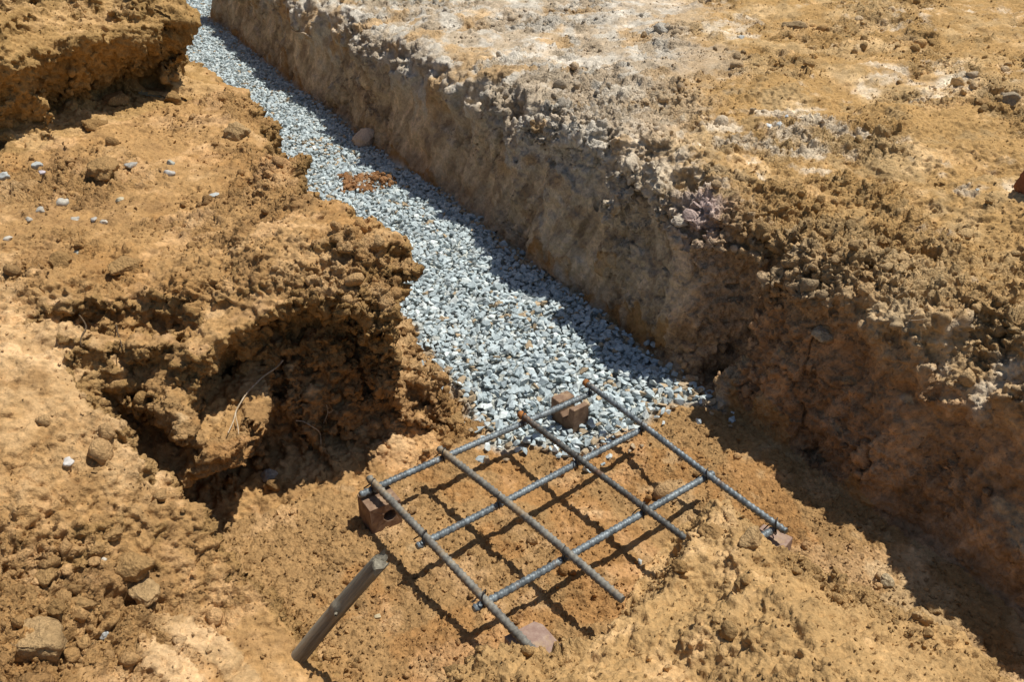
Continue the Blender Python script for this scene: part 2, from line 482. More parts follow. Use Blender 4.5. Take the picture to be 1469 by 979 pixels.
def colours(P, V, reg, dR, dL, dH, dM, wall, h, patch):
    X, Y, Z = P.T
    n = len(P)
    a = fbm(P, 2.2, 4, 91)
    b = fbm(P, 5.5, 4, 92)
    c = fbm(P, 16.0, 4, 93)
    d = fbm(P, 45.0, 3, 94)
    C = np.tile(np.array([0.375, 0.222, 0.088]), (n, 1))
    C = mix(C, [0.50, 0.33, 0.165], sstep(-0.05, 0.35, a + 0.5 * c) * 0.75)
    C = mix(C, [0.35, 0.185, 0.06], sstep(0.05, 0.4, b) * 0.5)
    C = mix(C, [0.27, 0.155, 0.065], sstep(0.05, 0.4, -c) * 0.5)
    # floor: paler, with orange stains
    fl = reg == 0
    Cf = mix(np.tile(np.array([0.355, 0.215, 0.09]), (n, 1)), [0.34, 0.17, 0.055], sstep(0.08, 0.3, b + .5 * c) * 0.6)
    Cf = mix(Cf, [0.50, 0.38, 0.22], sstep(0.15, 0.35, a + 0.6 * c) * 0.4)
    C = np.where(fl[:, None], Cf, C)
    # left bank and heap: deeper ochre
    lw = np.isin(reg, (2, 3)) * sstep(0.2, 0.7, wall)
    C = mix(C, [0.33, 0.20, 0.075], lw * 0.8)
    deep = (reg == 2) * sstep(0.34, 0.18, Z) * sstep(0.3, 0.7, wall) * (Y > 1.45)  # lower undercut face: shade tone put into the soil colour
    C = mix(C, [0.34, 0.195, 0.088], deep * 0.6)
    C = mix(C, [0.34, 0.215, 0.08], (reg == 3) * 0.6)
    # pale baked crust beside the pit, front left
    crust = crust_mask(X, Y)
    C = mix(C, [0.45, 0.305, 0.155], (reg == 2) * crust * 0.7)
    # mound
    C = mix(C, [0.42, 0.27, 0.115], (reg == 4) * 0.75)
    # right bank: grey clay dust along the far lip, ochre beyond
    R = reg == 1
    grey = sstep(0.16, -0.22, X - 0.20 * Y + 0.30 * a + 0.22 * c - 0.02) * (0.55 + 0.45 * sstep(-0.25, 0.15, c + 0.6 * b))
    CR = np.tile(np.array([0.39, 0.24, 0.092]), (n, 1))
    CR = mix(CR, [0.48, 0.33, 0.16], sstep(0.0, 0.35, b) * 0.8)
    CR = mix(CR, [0.60, 0.53, 0.42], sstep(0.15, 0.5, a * .7 + c * .6) * 0.7)
    CR = mix(CR, [0.36, 0.25, 0.12], sstep(0.1, 0.4, -c) * 0.6)
    CR = mix(CR, [0.50, 0.44, 0.35], np.exp(-np.clip(dR, 0, 9) / 0.12) * 0.45)
    CR = mix(CR, [0.47, 0.44, 0.38], grey * 0.92)
    CR = mix(CR, [0.42, 0.27, 0.12], grey * sstep(0.12, 0.3, b) * 0.85)
    mv = np.exp(-(((X - 0.50) / 0.06) ** 2 + ((Y - 2.16) / 0.07) ** 2)) + np.exp(-(((X - 0.83) / 0.04) ** 2 + ((Y - 1.33) / 0.08) ** 2))
    CR = mix(CR, [0.46, 0.34, 0.33], mv * sstep(-.1, .25, c + .3) * 0.8)
    # cut face of the right bank
    W = np.tile(np.array([0.54, 0.43, 0.29]), (n, 1))
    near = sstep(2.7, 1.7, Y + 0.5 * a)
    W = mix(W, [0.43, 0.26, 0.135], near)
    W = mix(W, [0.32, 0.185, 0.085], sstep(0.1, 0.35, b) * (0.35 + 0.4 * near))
    W = mix(W, [0.50, 0.43, 0.32], sstep(0.05, 0.35, a + .6 * c) * 0.55 * (1 - 0.8 * near))
    W = mix(W, [0.26, 0.175, 0.10], sstep(0.1, 0.3, -c) * 0.45)
    tw = X * -0.45 + Y * 0.89
    S = np.stack([tw + Z * 0.45, Z * 0.10, tw * 0], 1)
    st = fbm(S, 45, 3, 33)
    W = W * (1 + 0.45 * st)[:, None]
    hi = sstep(0.27, 0.42, Z + 0.05 * c + grey * (0.04 + 0.20 * fbm(S, 14, 2, 34)))
    CR = mix(mix(W, CR, hi), CR, 1 - sstep(0.2, 0.75, wall))
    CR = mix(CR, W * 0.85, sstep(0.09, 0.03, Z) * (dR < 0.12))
    C = np.where(R[:, None], CR, C)
    C = mix(C, [0.42, 0.45, 0.43], sstep(-0.02, 0.03, poly_sd(X, Y, GP) - 0.03 + 0.03 * c) * ((reg == 0) | (Z < 0.06)))
    C = C * (1 + 0.16 * d + 0.10 * c)[:, None]
    C = np.where((h > 0.002)[:, None], C * 1.05, C)
    lum = C @ np.array([0.30, 0.55, 0.15])
    C = C * 0.95 + lum[:, None] * np.array([0.06, 0.05, 0.04])
    dust = sstep(0.1, 0.5, fbm(P, 7.5, 3, 97) + 0.4 * d) * (1 - 0.8 * wall)
    C = C * (1 + 0.22 * dust)[:, None] + 0.03 * dust[:, None]
    return np.clip(C * np.array([1.10, 1.07, 1.02]), 0.01, 0.8)


# ------------------------------------------------------------------ materials
def nodes_of(name):
    m = bpy.data.materials.new(name)
    m.use_nodes = True
    return m, m.node_tree, m.node_tree.nodes["Principled BSDF"]


def soil_material(name, bump=1.0, scale=1.0):
    m, t, bs = nodes_of(name)
    L = t.links.new
    at_ = t.nodes.new("ShaderNodeVertexColor")
    at_.layer_name = "col"
    tc = t.nodes.new("ShaderNodeTexCoord")

    def noise(sc, det, rough):
        n = t.nodes.new("ShaderNodeTexNoise")
        n.inputs["Scale"].default_value = sc * scale
        n.inputs["Detail"].default_value = det
        n.inputs["Roughness"].default_value = rough
        L(tc.outputs["Object"], n.inputs["Vector"])
        return n
    n1 = noise(85, 5, 0.75)
    n3 = noise(420, 3, 0.6)
    warp = t.nodes.new("ShaderNodeMixRGB")
    warp.blend_type = 'ADD'
    warp.inputs[0].default_value = 0.006
    L(tc.outputs["Object"], warp.inputs[1])
    L(n1.outputs["Color"], warp.inputs[2])
    mr = t.nodes.new("ShaderNodeMapRange")
    mr.inputs[1].default_value = 0.3
    mr.inputs[2].default_value = 0.7
    mr.inputs[3].default_value = 0.68
    mr.inputs[4].default_value = 1.28
    mul = t.nodes.new("ShaderNodeVectorMath")
    mul.operation = 'SCALE'
    L(n1.outputs["Fac"], mr.inputs[0])
    L(at_.outputs["Color"], mul.inputs[0])
    L(mr.outputs[0], mul.inputs["Scale"])
    L(mul.outputs[0], bs.inputs["Base Color"])
    hsum = None

    def add(sock, k):
        nonlocal hsum
        mm = t.nodes.new("ShaderNodeMath")
        mm.operation = 'MULTIPLY_ADD'
        mm.inputs[1].default_value = k
        mm.inputs[2].default_value = 0
        L(sock, mm.inputs[0])
        if hsum is not None:
            L(hsum, mm.inputs[2])
        hsum = mm.outputs[0]
    add(n1.outputs["Fac"], 0.0085)
    for sc, k in ((150, -0.0035),):
        vo = t.nodes.new("ShaderNodeTexVoronoi")
        vo.inputs["Scale"].default_value = sc * scale
        L(warp.outputs[0], vo.inputs["Vector"])
        add(vo.outputs["Distance"], k)
    add(n3.outputs["Fac"], 0.0014)
    fac = t.nodes.new("ShaderNodeMath")
    fac.operation = 'MULTIPLY'
    L(hsum, fac.inputs[0])
    L(at_.outputs["Alpha"], fac.inputs[1])
    bn = t.nodes.new("ShaderNodeBump")
    bn.inputs["Strength"].default_value = 1.0
    bn.inputs["Distance"].default_value = bump
    L(fac.outputs[0], bn.inputs["Height"])
    L(bn.outputs[0], bs.inputs["Normal"])
    bs.inputs["Roughness"].default_value = 0.95
    bs.inputs["Specular IOR Level"].default_value = 0.1
    return m


M_SOIL = soil_material("soil")
M_CLOD = soil_material("clod soil", 0.8, 1.2)


def stone_material(name):
    m, t, bs = nodes_of(name)
    L = t.links.new
    at_ = t.nodes.new("ShaderNodeVertexColor")
    at_.layer_name = "col"
    tc = t.nodes.new("ShaderNodeTexCoord")
    n1 = t.nodes.new("ShaderNodeTexNoise")
    n1.inputs["Scale"].default_value = 160
    n1.inputs["Detail"].default_value = 5
    L(tc.outputs["Object"], n1.inputs["Vector"])
    mr = t.nodes.new("ShaderNodeMapRange")
    mr.inputs[1].default_value = 0.3
    mr.inputs[2].default_value = 0.7
    mr.inputs[3].default_value = 0.78
    mr.inputs[4].default_value = 1.18
    mul = t.nodes.new("ShaderNodeVectorMath")
    mul.operation = 'SCALE'
    L(n1.outputs["Fac"], mr.inputs[0])
    L(at_.outputs["Color"], mul.inputs[0])
    L(mr.outputs[0], mul.inputs["Scale"])
    L(mul.outputs[0], bs.inputs["Base Color"])
    b = t.nodes.new("ShaderNodeBump")
    b.inputs["Strength"].default_value = 0.5
    b.inputs["Distance"].default_value = 0.002
    L(n1.outputs["Fac"], b.inputs["Height"])
    L(b.outputs[0], bs.inputs["Normal"])
    bs.inputs["Roughness"].default_value = 0.85
    bs.inputs["Specular IOR Level"].default_value = 0.25
    return m


M_STONE = stone_material("crushed stone")


def two_tone(name, c1, c2, scale, rough=0.8, metal=0.0, bump=0.3, stretch=(1, 1, 1), lo=0.4, hi=0.6, spec=0.3, dist=0.002, c3=None, patch=None):
    m, t, bs = nodes_of(name)
    L = t.links.new
    tc = t.nodes.new("ShaderNodeTexCoord")
    mp = t.nodes.new("ShaderNodeMapping")
    mp.inputs["Scale"].default_value = stretch
    L(tc.outputs["Object"], mp.inputs[0])
    n1 = t.nodes.new("ShaderNodeTexNoise")
    n1.inputs["Scale"].default_value = scale
    n1.inputs["Detail"].default_value = 7
    n1.inputs["Roughness"].default_value = 0.65
    L(mp.outputs[0], n1.inputs["Vector"])
    r = t.nodes.new("ShaderNodeValToRGB")
    r.color_ramp.elements[0].position = lo
    r.color_ramp.elements[0].color = (*c1, 1)
    r.color_ramp.elements[1].position = hi
    r.color_ramp.elements[1].color = (*c2, 1)
    if c3:
        e = r.color_ramp.elements.new(min(0.98, hi + 0.12))
        e.color = (*c3, 1)
    L(n1.outputs["Fac"], r.inputs[0])
    L(r.outputs[0], bs.inputs["Base Color"])
    if patch:
        pc_, psc, plo, phi = patch
        n2 = t.nodes.new("ShaderNodeTexNoise")
        n2.inputs["Scale"].default_value = psc
        n2.inputs["Detail"].default_value = 6
        n2.inputs["Roughness"].default_value = 0.7
        L(tc.outputs["Object"], n2.inputs["Vector"])
        pr = t.nodes.new("ShaderNodeMapRange")
        pr.inputs[1].default_value = plo
        pr.inputs[2].default_value = phi
        L(n2.outputs["Fac"], pr.inputs[0])
        mx = t.nodes.new("ShaderNodeMixRGB")
        L(pr.outputs[0], mx.inputs[0])
        L(r.outputs[0], mx.inputs[1])
        mx.inputs[2].default_value = (*pc_, 1)
        L(mx.outputs[0], bs.inputs["Base Color"])
    b = t.nodes.new("ShaderNodeBump")
    b.inputs["Strength"].default_value = bump
    b.inputs["Distance"].default_value = dist
    L(n1.outputs["Fac"], b.inputs["Height"])
    L(b.outputs[0], bs.inputs["Normal"])
    bs.inputs["Roughness"].default_value = rough
    bs.inputs["Metallic"].default_value = metal
    bs.inputs["Specular IOR Level"].default_value = spec
    return m


M_STEEL_GREY = two_tone("weathered grey steel", (0.11, 0.125, 0.13), (0.25, 0.285, 0.295), 60, 0.55, 0.35, 0.2, c3=(0.16, 0.12, 0.085), patch=((0.20, 0.125, 0.07), 14, 0.56, 0.68))
M_STEEL_DUST = two_tone("dusty brown steel", (0.145, 0.135, 0.115), (0.28, 0.265, 0.22), 55, 0.7, 0.2, 0.2, c3=(0.34, 0.26, 0.15), patch=((0.30, 0.20, 0.10), 12, 0.52, 0.66))
M_STEEL_DARK = two_tone("dark steel", (0.075, 0.07, 0.06), (0.16, 0.16, 0.145), 60, 0.6, 0.3, 0.2, c3=(0.16, 0.10, 0.06), patch=((0.19, 0.10, 0.05), 12, 0.53, 0.66))
M_RUST = two_tone("rust", (0.22, 0.08, 0.025), (0.45, 0.19, 0.05), 120, 0.9, 0.0, 0.4)
M_WIRE = two_tone("tie wire", (0.03, 0.028, 0.026), (0.07, 0.06, 0.05), 90, 0.6, 0.5, 0.1)
M_BRICK = two_tone("red clay brick", (0.26, 0.165, 0.125), (0.34, 0.235, 0.18), 70, 0.85, 0, 0.5, c3=(0.43, 0.32, 0.23), patch=((0.44, 0.31, 0.17), 28, 0.52, 0.72))
M_BRICK2 = two_tone("brown clay brick", (0.19, 0.115, 0.07), (0.28, 0.18, 0.115), 60, 0.85, 0, 0.5, c3=(0.40, 0.28, 0.18), patch=((0.40, 0.27, 0.15), 28, 0.52, 0.72))
M_WOOD = two_tone("weathered wood", (0.13, 0.115, 0.085), (0.36, 0.32, 0.235), 26, 0.85, 0, 1.0, (2.2, 2.2, 0.12), 0.38, 0.6, 0.2, 0.008, c3=(0.40, 0.36, 0.27), patch=((0.30, 0.21, 0.11), 18, 0.55, 0.7))
M_ROOT = two_tone("pale root", (0.42, 0.31, 0.19), (0.58, 0.47, 0.33), 80, 0.9)
M_STEM = two_tone("dark stem", (0.06, 0.04, 0.022), (0.14, 0.09, 0.045), 80, 0.9)


# ------------------------------------------------------------------ object helpers
def link(name, me, mat=None, parent=None, loc=None):
    o = bpy.data.objects.new(name, me)
    if mat is not None and me is not None:
        me.materials.append(mat)
    if loc is not None:
        o.location = loc
    if parent is not None:
        o.parent = parent
    col.objects.link(o)
    return o


def tag(o, label=None, cat=None, group=None, kind=None):
    if label:
        o["label"] = label
    if cat:
        o["category"] = cat
    if group:
        o["group"] = group
    if kind:
        o["kind"] = kind
    return o


def smooth(me, on=True):
    me.polygons.foreach_set("use_smooth", np.full(len(me.polygons), on))


# ------------------------------------------------------------------ terrain
NEAR_Y = 3.05
MID_Y = 1.95
g0 = build_ground(-1.6, 1.7, 0.25, MID_Y + 0.15, 0.009, 0.0039, (-1.5, 1.6, 0.33, MID_Y + 0.012))
g1 = build_ground(-2.25, 2.35, MID_Y - 0.2, NEAR_Y + 0.25, 0.010, 0.0052, (-2.15, 2.25, MID_Y, NEAR_Y + 0.015))
g2 = build_ground(-4.2, 4.6, NEAR_Y - 0.3, 9.4, 0.02, 0.010, (-4.1, 4.5, NEAR_Y, 9.3))
GS = (g0, g1, g2)
offs = np.cumsum([0] + [len(g[0]) for g in GS])
V = np.concatenate([g[0] for g in GS])
Q = np.concatenate([g[1] + o for g, o in zip(GS, offs)])
REG = np.concatenate([g[2] for g in GS])
COL = np.concatenate([g[3] for g in GS])
NRM = normals(V, Q)
bvh = BVHTree.FromPolygons(V.tolist(), Q.tolist())


def at(u, v, lift=0.0):
    """point of the terrain under photograph position (u, v) and its normal"""
    d = ray(u, v).normalized()
    p, nrm, _, _ = bvh.ray_cast(Vector((0, 0, CAM_H)), d)
    if p is None:
        p = bp(u, v, 0)
        nrm = Vector((0, 0, 1))
    if nrm.dot(d) > 0:
        nrm = -nrm
    return p + nrm * lift, nrm


def drop(x, y, z0=1.3):
    p, nrm, _, _ = bvh.ray_cast(Vector((x, y, z0)), Vector((0, 0, -1)))
    return p if p is not None else Vector((x, y, 0))


freg = REG[Q[:, 0]]
info = {0: ("pit_floor", "bare ochre soil floor of the pit under the steel grid", "pit floor"),
        1: ("earth_bank", "tall shaded earth wall and dusty bank right of the gravel trench", "earth bank"),
        2: ("earth_bank", "crumbling ochre earth bank left of the trench with a dark undercut face", "earth bank"),
        3: ("soil_heap", "rough heap of dug soil in the upper left corner", "soil heap"),
        4: ("soil_mound", "spill of loose crumbly soil burying the front corner of the steel grid", "soil mound")}
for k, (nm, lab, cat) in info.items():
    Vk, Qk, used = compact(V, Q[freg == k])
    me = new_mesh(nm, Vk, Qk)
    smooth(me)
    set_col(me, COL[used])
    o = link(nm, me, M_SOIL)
    tag(o, lab, cat, kind="structure")

# plain ground out to the horizon
xs = np.r_[-(4.1 + np.geomspace(0.25, 300, 26))[::-1], np.linspace(-4.1, 4.5, 90), 4.5 + np.geomspace(0.25, 300, 26)]
ys = np.r_[0.33 - np.geomspace(0.25, 300, 26)[::-1], np.linspace(0.33, 9.3, 95), 9.3 + np.geomspace(0.25, 300, 26)]
X, Y = np.meshgrid(xs, ys)
Z = dig(X, Y)[0]
Z = Z + 0.10 * fbm(np.stack([X.ravel(), Y.ravel(), 0 * X.ravel()], 1), 0.35, 3, 7).reshape(X.shape) * sstep(9.5, 14, np.hypot(X, Y - 4))
id_ = np.arange(X.size).reshape(X.shape)
Qg = np.stack([id_[:-1, :-1], id_[:-1, 1:], id_[1:, 1:], id_[1:, :-1]], -1).reshape(-1, 4)
Vg = np.stack([X.ravel(), Y.ravel(), Z.ravel()], 1)
cg = Vg[Qg].mean(1)
inner = ((cg[:, 0] > -1.47) & (cg[:, 0] < 1.57) & (cg[:, 1] > 0.36) & (cg[:, 1] < MID_Y + 0.1)) | \
        ((cg[:, 0] > -2.12) & (cg[:, 0] < 2.22) & (cg[:, 1] > MID_Y) & (cg[:, 1] < NEAR_Y + 0.1)) | \
        ((cg[:, 0] > -4.05) & (cg[:, 0] < 4.45) & (cg[:, 1] > NEAR_Y) & (cg[:, 1] < 9.25))
inner &= np.abs(cg[:, 0]) < 0.72 * cg[:, 1] + 0.53
Vg, Qg, _ = compact(Vg, Qg[~inner])
Vg[:, 2] -= 0.006
me = new_mesh("ground", Vg, Qg)
smooth(me)
nA = fbm(Vg, 1.5, 4, 3)
Cg = mix(np.tile(np.array([0.44, 0.285, 0.12]), (len(Vg), 1)), [0.54, 0.40, 0.22], sstep(-0.2, 0.4, nA))
set_col(me, Cg)
tag(link("ground", me, M_SOIL), "open ochre ground around the dig", "ground", kind="structure")


# ------------------------------------------------------------------ stones and clods
def hull_stone(n, flat, r):
    bm = bmesh.new()
    for _ in range(n):
        v = r.normal(size=3)
        v /= np.linalg.norm(v)
        v *= r.uniform(0.75, 1.0)
        bm.verts.new((v[0], v[1] * r.uniform(.7, .85), v[2] * flat))
    bmesh.ops.convex_hull(bm, input=bm.verts[:])
    for v in [v for v in bm.verts if not v.link_faces]:
        bm.verts.remove(v)
    bmesh.ops.triangulate(bm, faces=bm.faces[:])
    bm.verts.index_update()
    Vh = np.array([v.co[:] for v in bm.verts])
    Th = np.array([[v.index for v in f.verts] for f in bm.faces])
    bm.free()
    return Vh, Th


def ico(sub):
    bm = bmesh.new()
    bmesh.ops.create_icosphere(bm, subdivisions=sub, radius=1)
    bm.verts.index_update()
    Vh = np.array([v.co[:] for v in bm.verts])
    Th = np.array([[v.index for v in f.verts] for f in bm.faces])
    bm.free()
    return Vh, Th


def clod_shape(sub, seed, ang=0.25, flat=0.75):
    Vh, Th = ico(sub)
    r = np.random.default_rng(seed)
    D = Vh.copy()
    for _ in range(9):                      # knock facets off
        n = r.normal(size=3)
        n /= np.linalg.norm(n)
        h = r.uniform(0.5, 0.9)
        e = D @ n - h
        D -= np.where(e > 0, e * 0.95, 0)[:, None] * n
    D *= (1 + ang * 0.55 * fbm(Vh + seed, 1.6, 2, seed) + 0.16 * fbm(Vh + seed, 4.5, 3, seed + 5))[:, None]
    D[:, 2] *= flat
    return D, Th


def rand_rot(r, n):
    q = r.normal(size=(n, 4))
    q /= np.linalg.norm(q, axis=1, keepdims=True)
    w_, x, y, z = q.T
    return np.stack([np.stack([1 - 2 * (y * y + z * z), 2 * (x * y - z * w_), 2 * (x * z + y * w_)], -1),
                     np.stack([2 * (x * y + z * w_), 1 - 2 * (x * x + z * z), 2 * (y * z - x * w_)], -1),
                     np.stack([2 * (x * z - y * w_), 2 * (y * z + x * w_), 1 - 2 * (x * x + y * y)], -1)], 1)


def tilt_rot(r, n, tilt):
    """random yaw, limited tilt (stones lie on their flat side)"""
    out = np.empty((n, 3, 3))
    for i in range(n):
        m = Matrix.Rotation(r.normal() * tilt, 3, 'X') @ Matrix.Rotation(r.normal() * tilt, 3, 'Y') @ Matrix.Rotation(r.uniform(0, 6.28), 3, 'Z')
        out[i] = np.array(m)
    return out


def scatter(name, shapes, pos, size, rot, colr, mat, flat_shaded):
    vs, ts, cs = [], [], []
    off = 0
    which = rng.integers(0, len(shapes), len(pos))
    for k, (Vh, Th) in enumerate(shapes):
        idx = np.where(which == k)[0]
        if not len(idx):
            continue
        W = np.einsum('nij,vj->nvi', rot[idx], Vh) * size[idx][:, None, None] + pos[idx][:, None, :]
        m = len(Vh)
        T = Th[None] + (np.arange(len(idx)) * m)[:, None, None] + off
        vs.append(W.reshape(-1, 3))
        ts.append(T.reshape(-1, 3))
        cs.append(np.repeat(colr[idx], m, 0))
        off += m * len(idx)
    me = new_mesh(name, np.concatenate(vs), np.concatenate(ts))
    set_col(me, np.concatenate(cs))
    smooth(me, not flat_shaded)
    return link(name, me, mat)


# ---- gravel bed: nobody could count it
xs = np.arange(-4.2, 1.1, 0.0160)
ys = np.arange(1.5, 9.3, 0.0160)
X, Y = np.meshgrid(xs, ys)
X = X.ravel() + rng.uniform(-.008, .008, X.size)
Y = Y.ravel() + rng.uniform(-.008, .008, Y.size)
dG = poly_sd(X, Y, GP) + 0.03 * fbm(np.stack([X, Y, 0 * X], 1), 9, 2, 4)
pr = np.where(dG > 0.02, 1.0, np.where(dG > -0.05, 0.32 * (1 + (dG - .02) / .07), 0))
frus = (np.abs(X) < 0.72 * Y + 0.4)
keep = (rng.uniform(size=X.size) < pr) & frus & ((Y < 4.6) | (rng.uniform(size=X.size) < 0.75))
bc = bp(818, 574, .07)
keep &= np.hypot(X - bc.x, Y - bc.y) > 0.046
X, Y, dG = X[keep], Y[keep], dG[keep]
n = len(X)
size = np.clip(rng.lognormal(math.log(0.0138), 0.27, n), 0.006, 0.026)
size = np.where(dG < 0.0, size * 0.85, size)
zf = np.array([drop(x, y).z if (y < 2.2) else 0.0 for x, y in zip(X, Y)])
zf = np.clip(zf, -0.02, 0.03)
fill = sstep(-0.03, 0.06, dG) * (0.35 + 0.65 * sstep(0.0, 0.35, dG))
hz = zf + 0.004 + fill * (0.014 + 0.014 * rng.uniform(size=n)) + 0.010 * fill * fbm(np.stack([X, Y, 0 * X], 1), 5, 2, 14)
pos = np.stack([X, Y, hz], 1)
sh = [hull_stone(int(rng.integers(9, 15)), rng.uniform(0.42, 0.7), rng) for _ in range(36)]
t = rng.uniform(size=n)
gc = np.tile(np.array([0.49, 0.56, 0.565]), (n, 1)) * rng.uniform(0.78, 1.12, n)[:, None]
gc = np.where((t < 0.18)[:, None], np.array([0.58, 0.625, 0.605]) * rng.uniform(0.85, 1.15, n)[:, None], gc)
gc = np.where((t > 0.82)[:, None], np.array([0.41, 0.475, 0.485]) * rng.uniform(0.8, 1.1, n)[:, None], gc)
dirt = (t > 0.35) & (t < 0.35 + np.where(dG < 0.05, 0.35, 0.03 + 0.10 * (fbm(np.stack([X, Y, 0 * X], 1), 2.5, 2, 44) > 0.25)))
gc = np.where(dirt[:, None], np.array([0.46, 0.35, 0.22]) * rng.uniform(0.8, 1.1, n)[:, None], gc)
gr = scatter("gravel_bed", sh, pos, size, tilt_rot(rng, n, 0.36), gc, M_STONE, True)
tag(gr, "pale blue grey crushed stone covering the floor of the trench", "gravel", kind="stuff")

# ---- loose crumbs of soil all over the banks
tri = V[Q[:, :3]]
area = np.linalg.norm(np.cross(V[Q[:, 2]] - V[Q[:, 0]], V[Q[:, 3]] - V[Q[:, 1]]), axis=1) / 2
cen = V[Q].mean(1)
fn = NRM[Q[:, 0]]
pch = fbm(cen, 3.0, 3, 61) + 0.5 * fbm(cen, 9.0, 2, 62)
wgt = area * np.clip(fn[:, 2] - 0.1, 0, 1) * (0.16 + sstep(-0.2, 0.25, pch)) * (1.0 / (0.3 + cen[:, 1]) ** 1.2)
wgt *= np.where(freg == 0, 0.55, np.where(freg == 4, 1.2, 1.0)) * (1 - 0.8 * crust_mask(cen[:, 0], cen[:, 1]))
wgt *= 1 - 0.8 * np.where(freg == 2, sstep(-0.45, -0.6, cen[:, 0]) * sstep(1.05, 1.15, cen[:, 1]) * sstep(1.8, 1.6, cen[:, 1]), 0) * np.where(np.abs(cen[:, 0]) < 0.62 * cen[:, 1] + .35, 1, 0.1)
fine_shapes = [hull_stone(int(rng.integers(9, 13)), rng.uniform(0.6, 0.9), rng) for _ in range(30)]
big_shapes = [clod_shape(2, 100 + i, 0.4, 0.8) for i in range(24)]


def crumbs(nC, med, sig, lo, hi, wg, shapes, flat_shaded, label):
    pick = rng.choice(len(Q), nC, p=wg / wg.sum())
    sz = np.clip(rng.lognormal(math.log(med), sig, nC), lo, hi)
    cp = cen[pick] + fn[pick] * (sz * 0.3)[:, None]
    cc = COL[Q[pick, 0], :3] * rng.uniform(0.72, 1.22, nC)[:, None]
    tag(scatter("soil_crumbs", shapes, cp, sz, rand_rot(rng, nC), cc, M_CLOD, flat_shaded), label, "soil crumbs", kind="stuff")


tiny_shapes = [hull_stone(8, rng.uniform(0.6, 0.9), rng) for _ in range(24)]
crumbs(150000, 0.0027, 0.35, 0.0013, 0.0055, wgt, tiny_shapes, True, "finest loose crumbs of dry soil strewn over the banks")
crumbs(26000, 0.0048, 0.35, 0.003, 0.010, wgt, fine_shapes, True, "small angular crumbs of dry soil strewn over the banks")
crumbs(5600, 0.0086, 0.5, 0.0055, 0.028, wgt * (0.06 + sstep(-0.1, 0.45, pch)) * np.where(freg == 0, 0.25, np.where(freg == 4, 2.2, 1)) * sstep(0.35, 0.7, fn[:, 2]), big_shapes, False, "coarser broken lumps of dry soil strewn over the banks")


def lump_object(name, u, v, rx, ry, colr, label, cat, group=None, sub=4, seed=0, mat=None, flat=0.75, sink=0.5, ang=0.4, rot=None):
    """a single clod or stone whose middle is seen at (u, v), rx x ry photograph pixels in half-size"""
    p, nrm = at(u, v)
    dep = (p - cam.location).dot(ray(734.5, 489.5).normalized())
    s = rx * dep / F_PX
    D, Th = clod_shape(sub, seed, ang, 1.0)
    rz = rot if rot is not None else 0.0
    D = D * np.array([1, min(1.2, 0.5 + 0.5 * ry / rx), max(0.45, ry / rx) * flat / 0.75 * 0.9])
    c_, s_ = math.cos(rz), math.sin(rz)
    D = D @ np.array([[c_, s_, 0], [-s_, c_, 0], [0, 0, 1]]) * s
    me = new_mesh(name, D, Th)
    nn = fbm(D * (0.02 / s), 60, 3, seed)
    set_col(me, np.array(colr)[None] * (1 + 0.25 * nn)[:, None])
    smooth(me)
    o = link(name, me, mat or M_CLOD, loc=p + Vector((0, 0, 1)) * s * (0.75 - sink) * max(.45, ry / rx) - Vector((0, 0, 0.002)))
    tag(o, label, cat, group)
    return o


